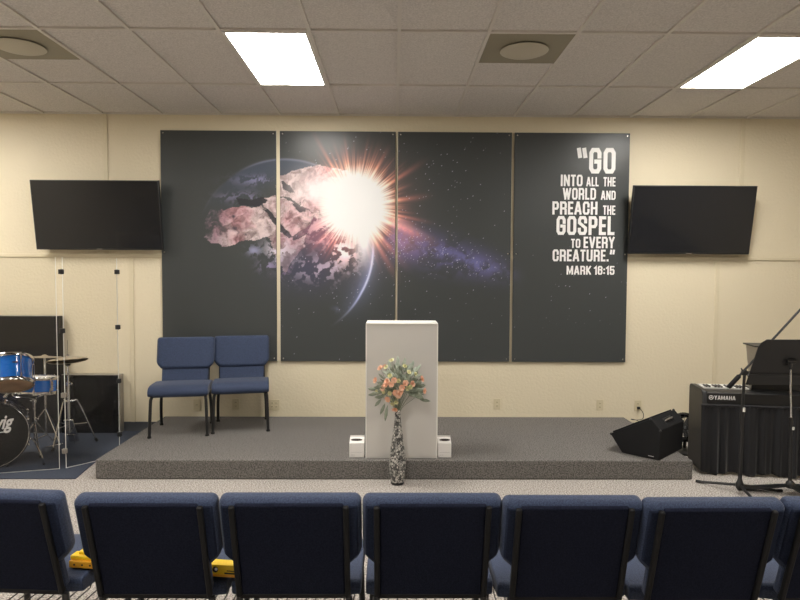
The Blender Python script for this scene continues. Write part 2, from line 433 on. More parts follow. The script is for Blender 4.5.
    mix(sea*np.clip(G(322, 228, 26, 22)*1.2, 0, .85), (.50, .36, .42))
    mix(ins*G(308, 268, 34, 24)*.6, (.27, .27, .37))
    mix(sstep(.46, .56, s1)*G(322, 226, 20, 16)*.8, (.90, .72, .74))
    mix(sstep(.49, .57, s1)*G(277, 249, 13, 12)*.95, (.80, .76, .82))
    mix(sstep(.50, .56, s1)*G(268, 266, 9, 6)*.8, (.62, .58, .74))
    mix(sstep(.50, .56, s1)*G(284, 268, 7, 9)*.7, (.60, .50, .64))
    mix(sstep(.53, .57, n3*.5+s1*.5)*G(254, 250, 7, 5)*.8, (.62, .62, .76))
    mix(sstep(.49, .545, n3*.5+s1*.5)*ins*G(344, 252, 15, 15), (.97, .86, .88))
    mix(sstep(.54, .60, n3*.6+n2*.4)*ins*G(322, 268, 32, 13)*.8, (.74, .68, .76))
    # right-hand limb crescent
    th = np.degrees(np.arctan2(b-ey, a-ex)); dl = d-(er-1+np.clip(th-30, 0, 40)*.09)
    add(np.exp(-np.abs(dl+2)/8)*sstep(58, 22, th)*sstep(-10, 8, th)*.42, (.36, .40, .66))
    add(np.exp(-(dl/1.1)**2)*sstep(62, 25, th)*sstep(-10, 8, th)*.55, (.7, .72, .95))
    add(G(343, 309, 8, 3)*.7*sstep(.4, .6, n2), (.22, .24, .38))
    # flare
    fx, fy = 355, 205
    r = np.hypot(a-fx, (b-fy)/1.04); A = np.arctan2(-(b-fy), a-fx)
    ray = np.zeros(a.shape); rs = np.random.RandomState(5)
    for k in range(120):
        t0 = -PI+2*PI*(k+rs.uniform(-.4, .4))/120; wd = rs.uniform(.012, .030); ln = rs.uniform(50, 76)
        dd = np.angle(np.exp(1j*(A-t0))); ray = np.maximum(ray, np.exp(-(dd/wd)**2)*sstep(ln, 26, r)*rs.uniform(.45, 1))
    for t0, ln, wd in ((R(120), 90, .030), (R(-26), 110, .06), (R(33), 92, .04), (R(8), 84, .045), (R(-50), 88, .05), (R(-60), 92, .05), (R(60), 74, .04), (R(-12), 88, .03)):
        dd = np.angle(np.exp(1j*(A-t0))); ray = np.maximum(ray, np.exp(-(dd/wd)**2)*sstep(ln, 22, r))
    lf_ = 1-sstep(R(118), R(150), np.abs(A))*.9
    down = 1-np.exp(-((A+R(95))/.45)**2)*.8
    add(np.exp(-(r/40)**2)*.50*lf_, (.75, .30, .26)); add(ray*.85*lf_*down, (.64, .25, .20)); add(ray*np.exp(-((r-36)/11)**2)*lf_*down, (.35, .34, .20))
    core = sstep(39, 24, r+(n1-.5)*10-ray*7)
    tail = G(322, 188, 30, 15)*sstep(262, 300, a)
    beam = np.exp(-((b-(222+(a-397)*.42))/(6-(a-397)*.08).clip(2, 8))**2)*sstep(380, 398, a)*sstep(446, 396, a)
    add(beam*.55, (.8, .48, .42))
    mix(np.clip(tail*1.25*(.8+.5*(s1-.3)), 0, .95), (.93, .87, .87)); mix(np.clip(G(364, 236, 9, 24)*1.15, 0, .95), (.90, .89, .91)); mix(core, (.895, .89, .87))
    # galaxy band
    bc = 240+(a-397)*.27; sp = 20-(a-397)*.06
    band = np.exp(-((b-bc)/sp)**2)*sstep(372, 402, a)*sstep(530, 475, a)
    bt = sstep(.35, .62, s1*.5+n2*.5)
    mix(np.clip(band*(.30+.65*bt)*(1-core), 0, .85), (.37, .36, .52))
    add(band*G(402, 232, 22, 26)*.55, (.44, .22, .20))
    add(band*bt*np.exp(-((b-bc-2)/8)**2)*sstep(410, 450, a)*.25, (.3, .3, .5))
    srs = np.random.RandomState(9)
    s = srs.rand(*a.shape); pr = .0010+.030*band+.008*G(355, 270, 60, 30)+.004*G(430, 190, 40, 40)
    st = (s < pr)*(sstep(270, 300, a)*.9+.1)*(1-core)*(a < 517)
    st = st+(srs.rand(*a.shape) < .002)*np.exp(-((b-285)/40)**2)*(a >= 517)
    mix(np.clip(st*srs.uniform(.25, .9, a.shape), 0, 1), (.84, .84, .92))
    img = np.clip(img, 0, .87)
    return np.where(img <= .04045, img/12.92, ((img+.055)/1.055)**2.4)

PZ0, PZ1 = .755, 3.156
plabels = ['tall dark wall panel printed with the left part of the earth in space',
           'tall wall panel printed with the white sunburst flare over the earth',
           'tall dark wall panel printed with a purple band of stars',
           'tall dark wall panel printed with a bible verse in white capitals']
verse = [('“GO', 576.8, 615.8, 148, 173.4), ('INTO', 560.6, 582.6, 174.8, 186.2), ('ALL', 586.4, 598.8, 177, 186.2), ('THE', 603.6, 615.8, 177, 186.2),
 ('WORLD', 562.6, 596, 188, 199.6), ('AND', 601, 615.8, 190.6, 199.6), ('PREACH', 552, 597.4, 201.6, 214.6), ('THE', 603, 615.4, 205.4, 214.6),
 ('GOSPEL', 556, 614.4, 216.2, 235), ('TO', 570.6, 580, 239, 248), ('EVERY', 583.2, 614.4, 236.8, 248.2), ('CREATURE.”', 552, 614.6, 249.8, 261.6),
 ('MARK 16:15', 566, 614.2, 266.2, 275)]
AX = lambda a, b: (a-(394.6+(b-131)*-.0065))/(96.4-(b-131)*.0085)   # print units -> metres across
BZ = lambda b: 3.156-(b-131)/96.1
for i, ((x0, x1), lb) in enumerate(zip(((-2.424,-1.229), (-1.189,.014), (.038,1.226), (1.256,2.460)), plabels)):
    t = thing('wall_poster', lb, 'poster', ((x0+x1)/2, -.02, (PZ0+PZ1)/2), group='four tall printed wall panels')
    w, h = (x1-x0)/2, (PZ1-PZ0)/2
    B().box(-w, w, -.004, .018, -h, h).build('backing', M['black_board'], t, smooth=False)
    nx, nz = 170, 340
    X = np.linspace(-w+.001, w-.001, nx); Z = np.linspace(-h+.001, h-.001, nz); GXm, GZm = np.meshgrid(X, Z)
    verts = np.stack([GXm.ravel(), np.full(nx*nz, -.0052), GZm.ravel()], 1)
    idx = np.arange(nx*nz).reshape(nz, nx)
    faces = np.stack([idx[:-1,:-1].ravel(), idx[:-1,1:].ravel(), idx[1:,1:].ravel(), idx[1:,:-1].ravel()], 1)
    me = bpy.data.meshes.new('print_sheet'); me.from_pydata(verts.tolist(), [], faces.tolist())
    wx = GXm+(x0+x1)/2; wz = GZm+(PZ0+PZ1)/2
    b_ = 131+(3.156-wz)*96.1; a_ = wx*(96.4-(b_-131)*.0085)+394.6-(b_-131)*.0065
    c = art(a_, b_); c4 = np.concatenate([c, np.ones(c.shape[:2]+(1,))], -1).reshape(-1).astype(np.float32)
    at = me.color_attributes.new('print', 'FLOAT_COLOR', 'POINT'); at.data.foreach_set('color', c4)
    me.materials.append(M['print']); o = bpy.data.objects.new('print_sheet', me); COL.objects.link(o); o.parent = t
    for sx in (-1, 1):
        for zz in (-h+.03, -.06, h-.03):
            B().lathe([(.0085,0),(.0085,.004),(.005,.008)], 12, T=Matrix.Translation((sx*(w-.028), -.0055, zz)) @ Matrix.Rotation(R(90), 4, 'X')).build('screw', M['chrome'], t)
    if i == 3:
        L = B()
        for tx, a0, a1, b0, b1 in verse:
            a0 += .8; a1 += .8; b0 -= 2.3; b1 -= 2.2
            word(L.bm, tx, AX(a0, b1)-(x0+x1)/2, AX(a1, b1)-(x0+x1)/2, BZ(b1)-(PZ0+PZ1)/2, BZ(b0)-(PZ0+PZ1)/2, -.0062)
        o = L.build('verse_lettering', M['letter'], t, smooth=False); o['label'] = 'white capital lettering of the verse'

# ------------------------------------------------------------------ televisions
def tv(lb, cx, yb, z0, z1, w, tilt, rz):
    t = thing('television', lb, 'television', (cx, yb, (z0+z1)/2), rz, 'wall-mounted televisions'); h = (z1-z0)/2/math.cos(tilt)
    T = Matrix.Rotation(tilt, 4, 'X')
    B().box(-w/2, w/2, -.012, .028, -h, h).box(-w/2+.15, w/2-.15, .028, .055, -h+.08, h-.12).build('casing', M['black'], t, bevel=.004, T=T)
    B().box(-w/2+.010, w/2-.010, -.0135, -.012, -h+.016, h-.010).build('screen', M['screen'], t, smooth=False, T=T)
    B().box(-.03, .03, -.0138, -.012, -h+.004, -h+.011).build('badge', M['grey_metal'], t, smooth=False, T=T)
    d = -yb
    B().box(-.22, .22, d-.02, d-.001, -.12, .12).box(-.04, .04, .045, d-.01, -.05, .05).box(-.20,-.16,.04,.07,-.2,.2).box(.16,.20,.04,.07,-.2,.2).build('wall_bracket', M['black'], t)
tv('black television on the wall left of the posters, above the drums', -3.025, -.155, 1.915, 2.612, 1.292, R(8), R(0))
tv('black television on the wall right of the bible verse poster', 3.065, -.16, 1.900, 2.590, 1.262, R(10), R(0))

# ------------------------------------------------------------------ outlets
def outlet(lb, x, z, wide=1, style=0):
    t = thing('outlet', lb, 'outlet', (x, -.001, z), group='outlets low on the stage wall')
    w = .036*wide if wide == 1 else .058
    B().box(-w, w, -.006, 0, -.057, .057).build('cover_plate', M['outlet'], t, bevel=.002)
    xs = (0,) if wide == 1 else (-.023, .023)
    for x_ in xs:
        for dz in ((-.02, .02) if style else (0,)):
            o = B().box(x_-.014, x_+.014, -.0085, -.006, dz-.012, dz+.012).build('socket', M['outlet'], t, bevel=.002)
            B().box(-.007+x_, -.004+x_, -.0092, -.0085, dz-.005, dz+.006).box(.004+x_, .007+x_, -.0092, -.0085, dz-.005, dz+.006).build('slots', M['slot'], o, smooth=False)
    return t
outlet('small ivory wall plate seen under the left stage chair', -2.081, .284)
outlet('ivory power outlet seen under the right stage chair', -1.669, .292, style=1)
outlet('wide double ivory outlet just right of the stage chairs', -1.262, .285, 2, 1)
outlet('ivory outlet on the wall right of the podium', 1.106, .299, style=1)
outlet('ivory outlet on the wall left of the plugged-in one', 2.206, .290, style=1)
outlet('ivory outlet with a black plug in it behind the monitor speaker', 2.612, .285, style=1)
pl = thing('power_cord', 'black plug with a thin cord looping down behind the monitor speaker', 'cord', (2.612, -.012, .265))
B().box(-.013, .013, -.030, 0, -.013, .013).build('plug', M['black'], pl, bevel=.003)
P0 = [(0,-.03,0),(.01,-.05,-.01),(.03,-.07,-.05),(.01,-.10,-.095),(-.06,-.13,-.10),(-.13,-.16,-.09),(-.15,-.22,-.07),(-.10,-.26,-.08),(-.14,-.36,-.098),(-.20,-.50,-.098),(-.18,-.62,-.098)]
def smoothpath(P, k=6):
    P = [Vector(p) for p in P]; out = []
    for i in range(len(P)-1):
        a, b, c, d = P[max(i-1,0)], P[i], P[i+1], P[min(i+2, len(P)-1)]
        for j in range(k):
            t = j/k; out.append(.5*((2*b)+(-a+c)*t+(2*a-5*b+4*c-d)*t*t+(-a+3*b-3*c+d)*t**3))
    return out+[P[-1]]
B().tube(smoothpath(P0), .0035, 6).build('cord', M['cable_black'], pl)

# ------------------------------------------------------------------ chairs
def chair(lb, rack, group, name='stacking_chair'):
    t = thing(name, lb, 'chair', group=group)
    lean = R(16)
    TB = Matrix.Translation((0, -.205, .42)) @ Matrix.Rotation(lean, 4, 'X')   # back plane: local z up the back, local +y faces the seat
    hw = .270
    up = [(-.216,.125),(-hw,.182),(-hw,.438),(hw,.438),(hw,.182),(.216,.125)]
    B().prism(up, -.012, .062, 'y').build('back_cushion', M['fabric'], t, bevel=.029, seg=6, T=TB)
    B().prism([(-.20,.135),(-hw+.012,.190),(-hw+.012,.418),(hw-.012,.418),(hw-.012,.190),(.20,.135)], -.0145, .004, 'y').build('rear_shade_cover', M['fabric_rear_shade'], t, bevel=.010, seg=3, T=TB)['label'] = 'added rear cover of the cushion with shade put into its darker colour'  # added layer, its dark colour stands for shade on rear and wings
    B().prism([(-.216,.0),(-.216,.135),(.216,.135),(.216,.0)], .0, .040, 'y').build('lumbar_cushion', M['fabric'], t, bevel=.012, seg=3, T=TB)
    B().box(-.205, .205, -.020, .000, .0, .425).build('rear_panel', M['fabric_back'], t, bevel=.008, T=TB)
    B().box(-.214, .214, -.022, .006, -.012, .010).build('bottom_trim', M['chair_frame'], t, bevel=.004, T=TB)
    for s in (-1, 1): B().prism([(s*.225, .0),(s*.203,.0),(s*.203,.420),(s*.225,.420)], -.030, -.010, 'y').build('back_upright', M['chair_frame'], t, bevel=.006, T=TB)
    # seat: waterfall front
    prof = [(-.172,.394),(-.178,.435),(-.165,.449),(-.1,.455),(.0,.460),(.10,.464),(.16,.464),(.20,.460),(.232,.450),(.256,.432),(.268,.410),(.268,.388),(.255,.370),(.225,.362),(-.16,.380)]
    sb = B(); nx_ = 9
    rws = []
    for k in range(nx_):      # puffed across the width, rounded at both sides
        u = -1+2*k/(nx_-1); x_ = .262*math.sin(u*PI/2)**1 if False else .262*u
        q = (1-abs(u)**6*.10); cz = .415; cy_ = .03
        rws.append([sb.bm.verts.new((x_, cy_+(y-cy_)*(1-abs(u)**8*.03), cz+(z-cz)*q)) for y, z in prof])
    for A_, C_ in zip(rws[:-1], rws[1:]):
        for j in range(len(prof)): sb.bm.faces.new((A_[j], A_[(j+1) % len(prof)], C_[(j+1) % len(prof)], C_[j]))
    sb.bm.faces.new(rws[0][::-1]); sb.bm.faces.new(rws[-1])
    sb.build('seat', M['fabric'], t, bevel=.02, seg=4)
    B().box(-.225, .225, -.10, .20, .354, .372).build('seat_frame', M['chair_metal'], t, bevel=.005)
    for s in (-1, 1):
        L1_ = B().tube(smoothpath([(s*.225,.02,.362),(s*.232,.16,.362),(s*.238,.205,.345),(s*.243,.215,.30),(s*.252,.235,.012)], 4), .0145, 10).build('leg', M['chair_metal'], t)
        L2_ = B().tube(smoothpath([(s*.216,-.208,.405),(s*.222,-.212,.34),(s*.235,-.235,.20),(s*.238,-.262,.012)], 4), .0145, 10).build('leg', M['chair_metal'], t)
        B().lathe([(.018,0),(.018,.014),(.014,.018)], 12, (s*.252,.235,0)).build('foot_cap', M['rubber'], L1_)
        B().lathe([(.018,0),(.018,.014),(.014,.018)], 12, (s*.238,-.262,0)).build('foot_cap', M['rubber'], L2_)
    if rack:
        rk = B()
        for k in range(11): x_ = -.215+.043*k; rk.tube([(x_,-.235,.225),(x_,.19,.215),(x_,.20,.25)], .0035, 6)
        rk.tube([(-.235,-.238,.225),(.235,-.238,.225)], .005, 8); rk.tube([(-.238,.20,.25),(.238,.20,.25)], .005, 8); rk.tube([(-.238,-.02,.22),(.238,-.02,.22)], .004, 6)
        rk.build('book_rack', M['chair_metal'], t)
    return t
# the pair on the stage is a slightly taller make
GR = 'navy chairs of the front seating row'
ca = chair('navy padded chair on the stage, left one of the pair', False, 'pair of navy chairs on the stage')
def place(t, frontmid, ang, z=0):   # frontmid = midpoint of the front feet, ang = facing direction
    f = Vector((math.sin(ang), -math.cos(ang)))
    t.rotation_euler = (0, 0, PI+ang); t.location = (frontmid[0]-f.x*.235, frontmid[1]-f.y*.235, z)
place(ca, (-1.990,-.829), R(10), SH)
cb = copy_tree(ca); cb['label'] = 'navy padded chair on the stage, right one of the pair, nearer the podium'
place(cb, (-1.455,-.663), R(12), SH)
ca.scale = cb.scale = (1.015, 1, 1.03)
c0 = None
rowlab = ['navy chair back cut by the left edge of the picture, first of the front row',
 'navy chair of the front row between the two glimpses of the yellow tool',
 'navy chair of the front row, third from the left, right of the yellow tool',
 'navy chair of the front row directly in front of the flower vase',
 'navy chair of the front row in front of the stage between vase and monitor speaker',
 'navy chair of the front row in front of the microphone stand base',
 'navy chair back cut by the right edge of the picture, last of the front row']
for i, (x_, y_, a_) in enumerate(((-1.535,-4.172,-4), (-.935,-4.214,-.5), (-.390,-4.214,0), (.150,-4.216,0), (.680,-4.238,0), (1.204,-4.258,.5), (1.740,-4.245,1))):
    if i == 0: c0 = c = chair(rowlab[0], True, GR)
    else: c = copy_tree(c0); c['label'] = rowlab[i]
    a = R(a_); c.rotation_euler = (0, 0, a)
    c.location = (x_-math.sin(a)*.325, y_+math.cos(a)*.325, 0)
    if i >= 3: c.scale = (.985, 1, 1)

# yellow tool on the seat
t = thing('yellow_level', 'long yellow plastic tool with round dark emblem lying across a front row seat', 'tool', (-.972, -3.992, .460), R(-7))
B().box(-.375, .365, -.028, .028, 0, .030).build('body', M['orange'], t, bevel=.004)
B().box(-.375, .365, -.018, .028, .030, .048).box(-.345,-.295,-.005,.035,.048,.062).build('top_cover', M['yellow'], t, bevel=.004)
B().box(.235, .365, -.031, -.020, .012, .052).build('face_plate', M['yellow'], t, bevel=.002)
hl = B()
for k in range(18): hl.lathe([(.004,0),(.004,.002)], 10, T=Matrix.Translation((-.35+.035*k, -.0275, .015)) @ Matrix.Rotation(R(90), 4, 'X'))
hl.build('holes', M['slot'], t, smooth=False)
em = B().lathe([(.012,0),(.012,.0015)], 24, T=Matrix.Translation((.262, -.031, .033)) @ Matrix.Rotation(R(90), 4, 'X')).build('emblem', M['slot'], t, smooth=False)
B().lathe([(.006,0),(.006,.001)], 16, T=Matrix.Translation((.266, -.0326, .035)) @ Matrix.Rotation(R(90), 4, 'X')).build('emblem_centre', M['logo'], em, smooth=False)
B().box(.30, .355, -.0322, -.031, .016, .022).box(.31, .35, -.0322, -.031, .028, .031).build('marking', M['slot'], t, smooth=False)

# ------------------------------------------------------------------ podium, boxes, vase, flowers
t = thing('podium', 'plain light grey podium standing at the front edge of the stage', 'podium', (.069, -1.285, SH))
w = .2925; hh = 1.118
B().box(-w, w, -.185, -.165, 0, hh-.006).build('front_panel', M['podium'], t, bevel=.003)
for s in (-1, 1): B().box(s*w-(.018 if s > 0 else 0), s*w+(.018 if s < 0 else 0), -.165, .09, 0, hh-.03).build('side_panel', M['podium'], t, bevel=.003)
B().box(-w+.018, w-.018, -.165, .09, hh-.16, hh-.14).build('shelf', M['podium'], t)
B().box(-w+.018, w-.018, -.165, .09, .02, .04).build('bottom_board', M['podium'], t)
B().box(-w-.003, w+.003, -.19, .10, hh-.008, hh+.002).build('top_board', M['podium_edge'], t, bevel=.003)
for s in (-1, 1): B().box(s*w-.004, s*w+.004, -.188, -.184, 0, hh-.008).build('edge_strip', M['podium_edge'], t, smooth=False)
for lb, x0, x1, xs in (('white slotted card box on the stage, left of the podium', -.362, -.240, -1), ('white slotted card box on the stage, right of the podium', .372, .484, 1)):
    t = thing('offering_box', lb, 'box', ((x0+x1)/2, -1.405, SH), group='white boxes flanking the podium'); w = (x1-x0)/2
    B().prism([(-.045,0),(-.045,.118),(.045,.150),(.045,0)], -w, w, 'x').build('body', M['white'], t, bevel=.002)
    o = B()
    n = 14; tp = []
    for k in range(n): tp.append((w*.80*math.cos(2*PI*k/n), .016*math.sin(2*PI*k/n)))
    o.prism(tp, 0, .002, 'z', T=Matrix.Translation((.004*xs, 0, .1345)) @ Matrix.Rotation(math.atan2(.032, .09), 4, 'X')).build('slot', M['slot'], t, smooth=False)
    tx = B()
    tx.box(-w+.012, w-.014, -.0462, -.045, .042, .044).box(-w+.014, -w+.030, -.0462, -.045, .018, .022).box(-w+.034, -w+.044, -.0462, -.045, .018, .022)
    tx.build('printed_lines', M['ink'], t, smooth=False)
    B().box(-w+.002, w-.002, .045, .049, .0, .160).build('rear_flap', M['white'], t)

t = thing('floor_vase', 'slim silver and black mosaic bottle vase on the floor before the podium', 'vase', (.036, -1.625, 0))
B().lathe([(.034,0),(.046,.004),(.052,.03),(.062,.09),(.068,.16),(.066,.21),(.058,.28),(.047,.36),(.037,.43),(.029,.49),(.024,.54),(.0225,.575),(.025,.595),(.020,.597),(.018,.56)], 40).build('body', M['vase'], t)
B().lathe([(.034,0),(.050,.002),(.053,.012),(.052,.022)], 40, cap=False).build('base_ring', M['black'], t)
# bouquet
bq = thing('flower_bouquet', 'bunch of peach and cream artificial flowers with sage leaves in the tall vase', 'flowers', (.036, -1.625, .56))
PX = [(135,155,0),(205,205,1),(100,245,0),(185,245,0),(215,265,0),(235,240,0),(315,262,0),(365,268,0),(155,300,0),(245,325,0),(278,322,0),(290,290,0),(190,375,0),(240,450,0),(452,322,0),(435,240,0),(160,325,1),(205,335,1),(225,415,1),(340,180,1),(215,100,1),(175,150,1),(330,300,1),(110,330,1),(265,245,1),(350,285,1),(250,400,1),(390,200,1),(310,140,1),(265,345,0),(175,270,0)]
rf = random.Random(4)
heads = []
for px, py, k in PX:
    x_ = (px-262)/7.5*.0079; z_ = .455-(py-85)/7.5*.0079*1.0
    ring_ = math.hypot(x_, (z_-.24))
    y_ = -.11*math.sqrt(max(0, 1-(ring_/.24)**2))+rf.uniform(-.02, .02)
    heads.append((x_, y_, z_, k))
for x_, y_, z_, k in list(heads):       # the far side of the bunch
    if rf.random() < .45: heads.append((x_*.9+rf.uniform(-.02,.02), abs(y_)*.8+.02, z_*.97, k))
def blossom(c, r, m):
    b = B(); rr = random.Random(int(c[0]*1e4)+int(c[2]*1e4))
    ax = Vector((c[0], c[1]-.05, (c[2]-.2)*.8)).normalized(); q = ax.to_track_quat('Z', 'Y').to_matrix().to_4x4()
    T0 = Matrix.Translation(c) @ q
    for ring_, n, tilt in ((1, 6, 65), (.75, 5, 40), (.45, 4, 18)):
        for i in range(n):
            a = 2*PI*i/n+rr.uniform(-.2,.2)+ring_
            Tp = T0 @ Matrix.Rotation(a, 4, 'Z') @ Matrix.Rotation(R(tilt), 4, 'Y')
            L = r*(.55+.55*ring_); W = L*.42
            pts = [(0,0,0),(W,.06*L,L*.35),(W*1.05,.0,L*.7),(W*.45,.0,L),(-W*.45,.0,L),(-W*1.05,.0,L*.7),(-W,.06*L,L*.35)]
            vs = [b.bm.verts.new(Tp @ Vector((p[1]-.12*L*math.sin(p[2]/L*2.4), p[0], p[2]))) for p in pts]
            b.bm.faces.new(vs)
    b.ball(T0 @ Vector((0,0,r*.25)), r*.22, 1)
    return b.build('blossom', m, bq, smooth=False)
for x_, y_, z_, k in heads: blossom((x_, y_, z_), .026 if k == 0 else .020, M['peach'] if k == 0 else M['cream'])
st = B(); lf = B(); lp = B()
def leaf(b, base, d, L, W):
    d = Vector(d).normalized(); side = d.cross(Vector((rf.uniform(-.4,.4), -1, rf.uniform(-.3,.3)))).normalized(); nrm = side.cross(d)
    P = [Vector(base)+d*L*t+nrm*(-.18*L*t*t) for t in (0,.3,.6,.85,1)]; Wd = [0, .8, 1, .55, 0]
    row = [(b.bm.verts.new(p-side*W*k), b.bm.verts.new(p+nrm*W*.25*(1 if k else 0)), b.bm.verts.new(p+side*W*k)) if k else (b.bm.verts.new(p),)*3 for p, k in zip(P, Wd)]
    for A, C in zip(row[:-1], row[1:]):
        for j in (0, 1):
            vs = []
            for v in (A[j], A[j+1], C[j+1], C[j]):
                if v not in vs: vs.append(v)
            if len(vs) > 2: b.bm.faces.new(vs)
for x_, y_, z_, k in heads:
    st.tube(smoothpath([(0,0,-.08),(x_*.15, y_*.15, .05),(x_*.6,y_*.6,z_*.55+.02),(x_,y_,z_)], 4), .0018, 5)
for k in range(380):
    a = rf.uniform(-PI*.12, PI*1.12); r0 = rf.uniform(.02, .15); y_ = rf.uniform(-.09, .09)
    bx = r0*math.cos(a)*1.05+.02; bz = .20+r0*math.sin(a)*1.15
    d = (math.cos(a)+rf.uniform(-.5,.5), rf.uniform(-.7,.5), math.sin(a)+rf.uniform(-.4,.5))
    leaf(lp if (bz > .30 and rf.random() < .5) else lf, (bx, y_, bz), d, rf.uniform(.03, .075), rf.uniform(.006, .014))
for bs, d, L in (((-.10,-.03,.10),(-.4,-.3,-1),.10), ((-.13,-.02,.13),(-.7,-.2,-.8),.08), ((-.08,-.05,.09),(-.2,-.3,-1),.13), ((-.15,0,.17),(-1,0,-.2),.09), ((-.16,0,.2),(-1,0,.1),.08),
                 ((.17,-.03,.13),(1,-.2,-.18),.09), ((.13,0,.33),(.7,0,1),.09), ((.10,0,.36),(.4,0,1),.08), ((0,0,.38),(0,0,1),.09), ((-.05,0,.36),(-.4,0,1),.08), ((.04,0,.38),(.3,0,1),.08)):
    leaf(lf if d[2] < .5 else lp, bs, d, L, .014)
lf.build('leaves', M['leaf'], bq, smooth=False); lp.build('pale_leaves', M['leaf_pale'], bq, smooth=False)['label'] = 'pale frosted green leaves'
st.build('stems', M['leaf'], bq)

# ------------------------------------------------------------------ stage monitor wedge
Bp = Vector((1.958, -1.315)); ang = math.atan2(-.713, .70)
t = thing('monitor_speaker', 'black wedge floor monitor speaker on the right end of the stage', 'speaker', (Bp.x, Bp.y, SH+.002), ang)
prof = [(0,0),(.314,0),(.322,.25),(.24,.335),(-.11,.145)]
Lw = .50
B().prism(prof, .0, Lw, 'y').build('cabinet', M['black_matte'], t, bevel=.006)
# grille on the long slanted face
g0, g1 = Vector((-.11,.145)), Vector((.24,.335)); dv = (g1-g0).normalized(); nv = Vector((-dv.y, dv.x))
q = [g0+dv*.02+nv*.0, g1-dv*.02, g1-dv*.02+nv*.012, g0+dv*.02+nv*.012]
B().prism([tuple(v) for v in q], .02, Lw-.02, 'y').build('grille', M['black_matte'], t, bevel=.003)
h0, h1 = Vector((.322,.25)), Vector((.24,.335)); hm = (h0+h1)/2; hd = (h1-h0).normalized(); hn = Vector((hd.y, -hd.x)); 
if hn.y < 0: hn = -hn
Th = Matrix(((hd.x,0,hn.x,hm.x),(0,1,0,Lw*.5),(hd.y,0,hn.y,hm.y),(0,0,0,1)))
o = B().box(-.026,.026,-.085,.085,-.001,.004).build('handle_plate', M['black'], t, bevel=.003, T=Th)
B().tube([Th @ Vector(p) for p in ((0,-.06,.003),(0,-.055,.020),(0,.055,.020),(0,.06,.003))], .007, 8).build('handle_bar', M['grey_metal'], o)
for y_ in (0, Lw):
    for (u, v), in (((.322,.25),),((-.11,.145),),((.24,.335),)):
        B().ball((u*.97+.002, y_+(.008 if y_ == 0 else -.008), v*.985), .013, 1).build('corner_cap', M['black'], t)
B().box(.225, .270, -.0015, .0, .022, .027).build('name_badge', M['ink'], t, smooth=False)

# small device behind the wedge
t = thing('floor_fan', 'small round black device standing on the floor behind the monitor speaker', 'fan', (2.775, -.72, 0), R(-40))
B().lathe([(.15,0),(.15,.012),(.10,.03),(.02,.036)], 32).build('base', M['black'], t)
B().tube([(0,.02,.03),(0,.02,.13)], .016, 10).build('post', M['black'], t)
Tf = Matrix.Translation((0, 0, .235)) @ Matrix.Rotation(R(62), 4, 'X')
B().lathe([(.115,-.05),(.135,-.035),(.140,0),(.135,.035),(.115,.05),(.110,.045),(.128,.0),(.110,-.045)], 36, T=Tf, cap=False).build('housing', M['gloss_black'], t)
gr = B()
for r_ in (.03,.05,.07,.09,.11): gr.ring(r_, (0,0,.05), 0, .0018, T=Tf, k=5, seg=28); gr.ring(r_, (0,0,-.05), 0, .0018, T=Tf, k=5, seg=28)
for k in range(8):
    a = k*PI/8; gr.tube([Tf @ Vector((.115*math.cos(a),.115*math.sin(a),.05)), Tf @ Vector((-.115*math.cos(a),-.115*math.sin(a),.05))], .002, 5)
gr.build('grille', M['black'], t)
B().lathe([(.03,-.05),(.034,0),(.03,.03),(.01,.045)], 20, T=Tf).build('motor', M['black'], t)
fb = B()
for k in range(5): fb.box(.025,.10,-.022,.022,-.002,.002, T=Tf @ Matrix.Rotation(k*2*PI/5, 4, 'Z') @ Matrix.Rotation(R(22), 4, 'X'))
fb.build('blades', M['black'], t, smooth=False)

# ------------------------------------------------------------------ piano with skirt
pr = R(-9)
t = thing('digital_piano', 'black digital piano seen from behind at the right edge', 'piano', (2.620, -1.325, 0), pr)
LP, DP = 1.36, .30
B().prism([(-.02,.590),(-.02,.690),(.01,.697),(.10,.704),(.12,.700),(.12,.68),(DP,.66),(DP,.590)], .045, LP, 'x').build('body', M['black'], t, bevel=.004)
for x0 in (-.0, LP):
    B().prism([(-.03,.02),(-.03,.680),(-.018,.700),(.01,.712),(DP-.03,.716),(DP,.710),(DP+.02,.69),(DP+.02,.02)], x0, x0+.042, 'x').build('end_panel', M['black'], t, bevel=.006, seg=3)
kb = B(); kk = B()
nk = 52; x0 = .06; kw = (LP-.075)/nk
for k in range(nk): kb.box(x0+k*kw+.0008, x0+(k+1)*kw-.0008, .125, DP-.005, .690, .712)
kb.build('white_keys', M['key_white'], t, smooth=False)
for k in range(nk-1):
    if k % 7 not in (2, 6): kk.box(x0+(k+1)*kw-.006, x0+(k+1)*kw+.006, .125, .215, .712, .724)
kk.build('black_keys', M['black'], t, smooth=False)
B().box(.045, LP, .02, .04, .08, .56).build('rear_board', M['black'], t)
L = B(); word(L.bm, 'YAMAHA', .098, .265, .633, .668, -.0215, t=.15, gap=.10); L.build('maker_lettering', M['logo'], t, smooth=False)
e = B(); Te = Matrix.Translation((.073, -.0215, .6505)) @ Matrix.Rotation(R(90), 4, 'X')
e.ring(.0165, (0,0,0), 0, .0026, T=Te, k=6, seg=24)
for k in range(3):
    a = R(90+120*k); e.tube([Te @ Vector((0,0,0)), Te @ Vector((.0165*math.cos(a), .0165*math.sin(a), 0))], .0024, 5)
e.build('maker_emblem', M['logo'], t)
B().tube([(.06,-.005,.584),(LP,-.005,.584)], .005, 8).build('skirt_rail', M['black_matte'], t)
